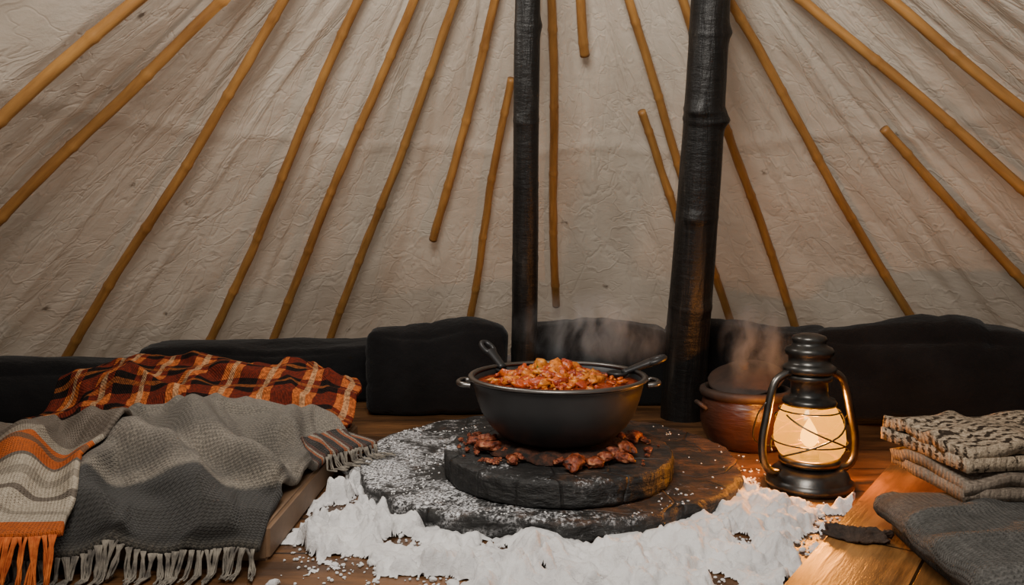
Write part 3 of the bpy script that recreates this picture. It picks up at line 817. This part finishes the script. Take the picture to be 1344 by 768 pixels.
def in_slab_r(x,y):
    a=math.atan2(y-1.735,x-.08)
    return math.hypot(x-.08,y-1.735)/(1+.03*fbm((math.cos(a)*2.2,math.sin(a)*2.2,2.0),4))
for j in range(ny+1):
    for i in range(nx+1):
        x=x0+i*st;y=y0+j*st
        d=sd(x,y)
        if d<-.06: continue
        lx=(x-.89)*.8+(y-1.77)*-.6
        if lx>-.004: continue
        d=min(d,.045)
        d+=.095*fbm((x*14,y*14,1),5)-.006
        if d<-.010: continue
        base=sstep(-.010,.035,d)
        wx=x+.012*noise.noise(Vector((x*40,y*40,1))); wy=y+.012*noise.noise(Vector((x*40,y*40,5)))
        v1=noise.voronoi(Vector((wx*27,wy*27,.3)))[0][0]; v2=noise.voronoi(Vector((wx*56,wy*56,.7)))[0][0]; v3=noise.voronoi(Vector((wx*115,wy*115,.2)))[0][0]
        cl=max(0,fbm((x*13,y*13,5),4)+.30)
        b1=math.sqrt(max(0,1-(v1/.8)**2)); b2=math.sqrt(max(0,1-(v2/.8)**2)); b3=math.sqrt(max(0,1-(v3/.8)**2))
        h=base*(.002+cl*(.010+b1*.030)+b2*.009+b3*.0035)+.0012*fbm((x*110,y*110,1),2)
        rs=in_slab_r(x,y)
        if rs<.45: h=min(h,.018+.030*max(0,fbm((x*7,y*7,8),2))+(.018 if x<-.10 else 0))
        if rs<.422: h=h-(.422-rs)*2
        if x<-.372: h*=.4
        h=max(h,-.003)
        idx[(i,j)]=len(V); V.append((x-.1,y-1.3,h))
for j in range(ny):
    for i in range(nx):
        k=[(i,j),(i+1,j),(i+1,j+1),(i,j+1)]
        if all(q in idx for q in k): F.append(tuple(idx[q] for q in k))
o=mesh_obj("snow_patch",V,F,snow,loc=(.1,1.3,.0005)); info(o,"lumpy white snow melting around the stone slab","snow",kind="stuff")
sm=o.modifiers.new("Smooth",'SMOOTH'); sm.factor=.5; sm.iterations=1
V=[];F=[]
cnt=0
while cnt<2600:
    x=random.uniform(-.5,.72);y=random.uniform(1.02,2.0)
    d=sd(x,y)
    rs=in_slab_r(x,y); ru=math.hypot(x-.096,y-1.60)
    if ru<.248: continue
    on=rs<.415
    if not on and (x<-.378 and y>1.14): continue
    if on:
        p=.7*math.exp(-((rs-.40)/.06)**2)*(1 if (x<.0 or y<1.5) else .12)+(.40 if x<-.05 else .03)
        p*=.45+1.3*fbm((x*9,y*9,3),2)
    else:
        if rs<.435: continue
        p=math.exp(-(max(0,-d)/.05)**1)*.6
        if (x-.636)**2+(y-1.63)**2<.1**2: continue
        lx=(Vector((x,y,0))-Vector((.89,1.77,0))).dot(Vector((.8,-.6,0)))
        if lx>-.012: continue
    if random.random()>p: continue
    s=random.uniform(.0008,.0028) if on else random.uniform(.001,.0036)
    rq=random.random()
    if rq<.06: s*=1.7
    if rq<.03 and not on: s*=2.0
    z=.042 if on else .001
    vs,fs,_=lump(s,cnt,1 if s<.004 else 2,.6,1.5,(1.1,1,.7)); b=len(V)
    hh=s*.4
    V+=[v+Vector((x-.1,y-1.3,z+hh)) for v in vs]; F+=[tuple(b+i for i in f) for f in fs]; cnt+=1
o=mesh_obj("snow_crumbs",V,F,snow,loc=(.1,1.3,0)); info(o,"loose crumbs of snow scattered on slab and floor","snow",kind="stuff")

# ---------------------------------------------------------------- steam
def steam(name,loc,size,dens,seed,label):
    m=M("steam_vapour"); m.t.nodes.remove(m.b)
    v=m.co("Object")
    warp=m.n("TexNoise"); m.set(warp.inputs["Vector"],v); warp.inputs["Scale"].default_value=9
    vm=m.n("VectorMath"); vm.operation='MULTIPLY_ADD'; m.set(vm.inputs[0],warp.outputs["Color"]); vm.inputs[1].default_value=(.10,.10,.10); m.set(vm.inputs[2],v)
    mp=m.n("Mapping"); m.set(mp.inputs[0],vm.outputs[0]); mp.inputs["Location"].default_value=(seed,seed,0); mp.inputs["Scale"].default_value=(1.2,1,.55)
    a=m.noise(mp.outputs[0],17,4,.6)
    a=m.ramp(a,[(.45,0.0),(.68,1.0)])
    sv=m.n("VectorMath"); sv.operation='DIVIDE'; m.set(sv.inputs[0],v); sv.inputs[1].default_value=size
    ln_=m.n("VectorMath"); ln_.operation='LENGTH'; m.set(ln_.inputs[0],sv.outputs[0])
    fall=m.ramp(ln_.outputs["Value"],[(.15,1.0),(.95,0.0)])
    dn=m.math('MULTIPLY',m.math('MULTIPLY',a,fall),dens)
    vs=m.n("VolumeScatter"); vs.inputs["Color"].default_value=(.95,.95,.95,1); m.set(vs.inputs["Density"],dn); vs.inputs["Anisotropy"].default_value=.2
    m.t.links.new(vs.outputs[0],m.out.inputs["Volume"])
    Vs,Fs,_=lump(1,seed,3,.0,1,size)
    o=mesh_obj(name,Vs,Fs,m.m,loc=loc); info(o,label,"steam",kind="stuff")
steam("steam",(.18,1.64,.335),(.20,.10,.095),16.0,2,"thin white steam rising from the stew")
steam("steam",(.62,1.92,.265),(.11,.08,.13),26.0,5,"thin white steam rising from the clay pot")

# ---------------------------------------------------------------- lights
def area(loc,tgt,size,power,col,sy=None):
    l=bpy.data.lights.new("soft_light",'AREA'); l.energy=power; l.size=size; l.color=col
    if sy: l.shape='RECTANGLE'; l.size_y=sy
    o=bpy.data.objects.new("soft_light",l); link(o); o.location=loc
    o.rotation_euler=(Vector(tgt)-Vector(loc)).to_track_quat('-Z','Y').to_euler(); return o
area((-.15,.40,1.45),(.1,2.7,1.35),.6,40,(1,.93,.84))
area((-.45,1.9,1.20),(-.3,1.40,0),.22,4.6,(1,.95,.88))
pl=bpy.data.lights.new("lantern_light",'POINT'); pl.energy=17.0; pl.color=(1,.50,.14); pl.shadow_soft_size=.022
o=bpy.data.objects.new("lantern_light",pl); link(o); o.location=(0,0,.130); o.parent=ln
w=bpy.data.worlds.new("w"); sc.world=w; w.use_nodes=True
w.node_tree.nodes["Background"].inputs[0].default_value=(1,.94,.88,1); w.node_tree.nodes["Background"].inputs[1].default_value=.33

# ---------------------------------------------------------------- camera
cam=bpy.data.cameras.new("camera"); co=bpy.data.objects.new("camera",cam); link(co)
co.location=(0,0,.52); co.rotation_euler=(R(90),0,0)
cam.sensor_width=36; cam.lens=36*1000/1344; cam.shift_y=-64/1344; cam.clip_start=.02
sc.camera=co
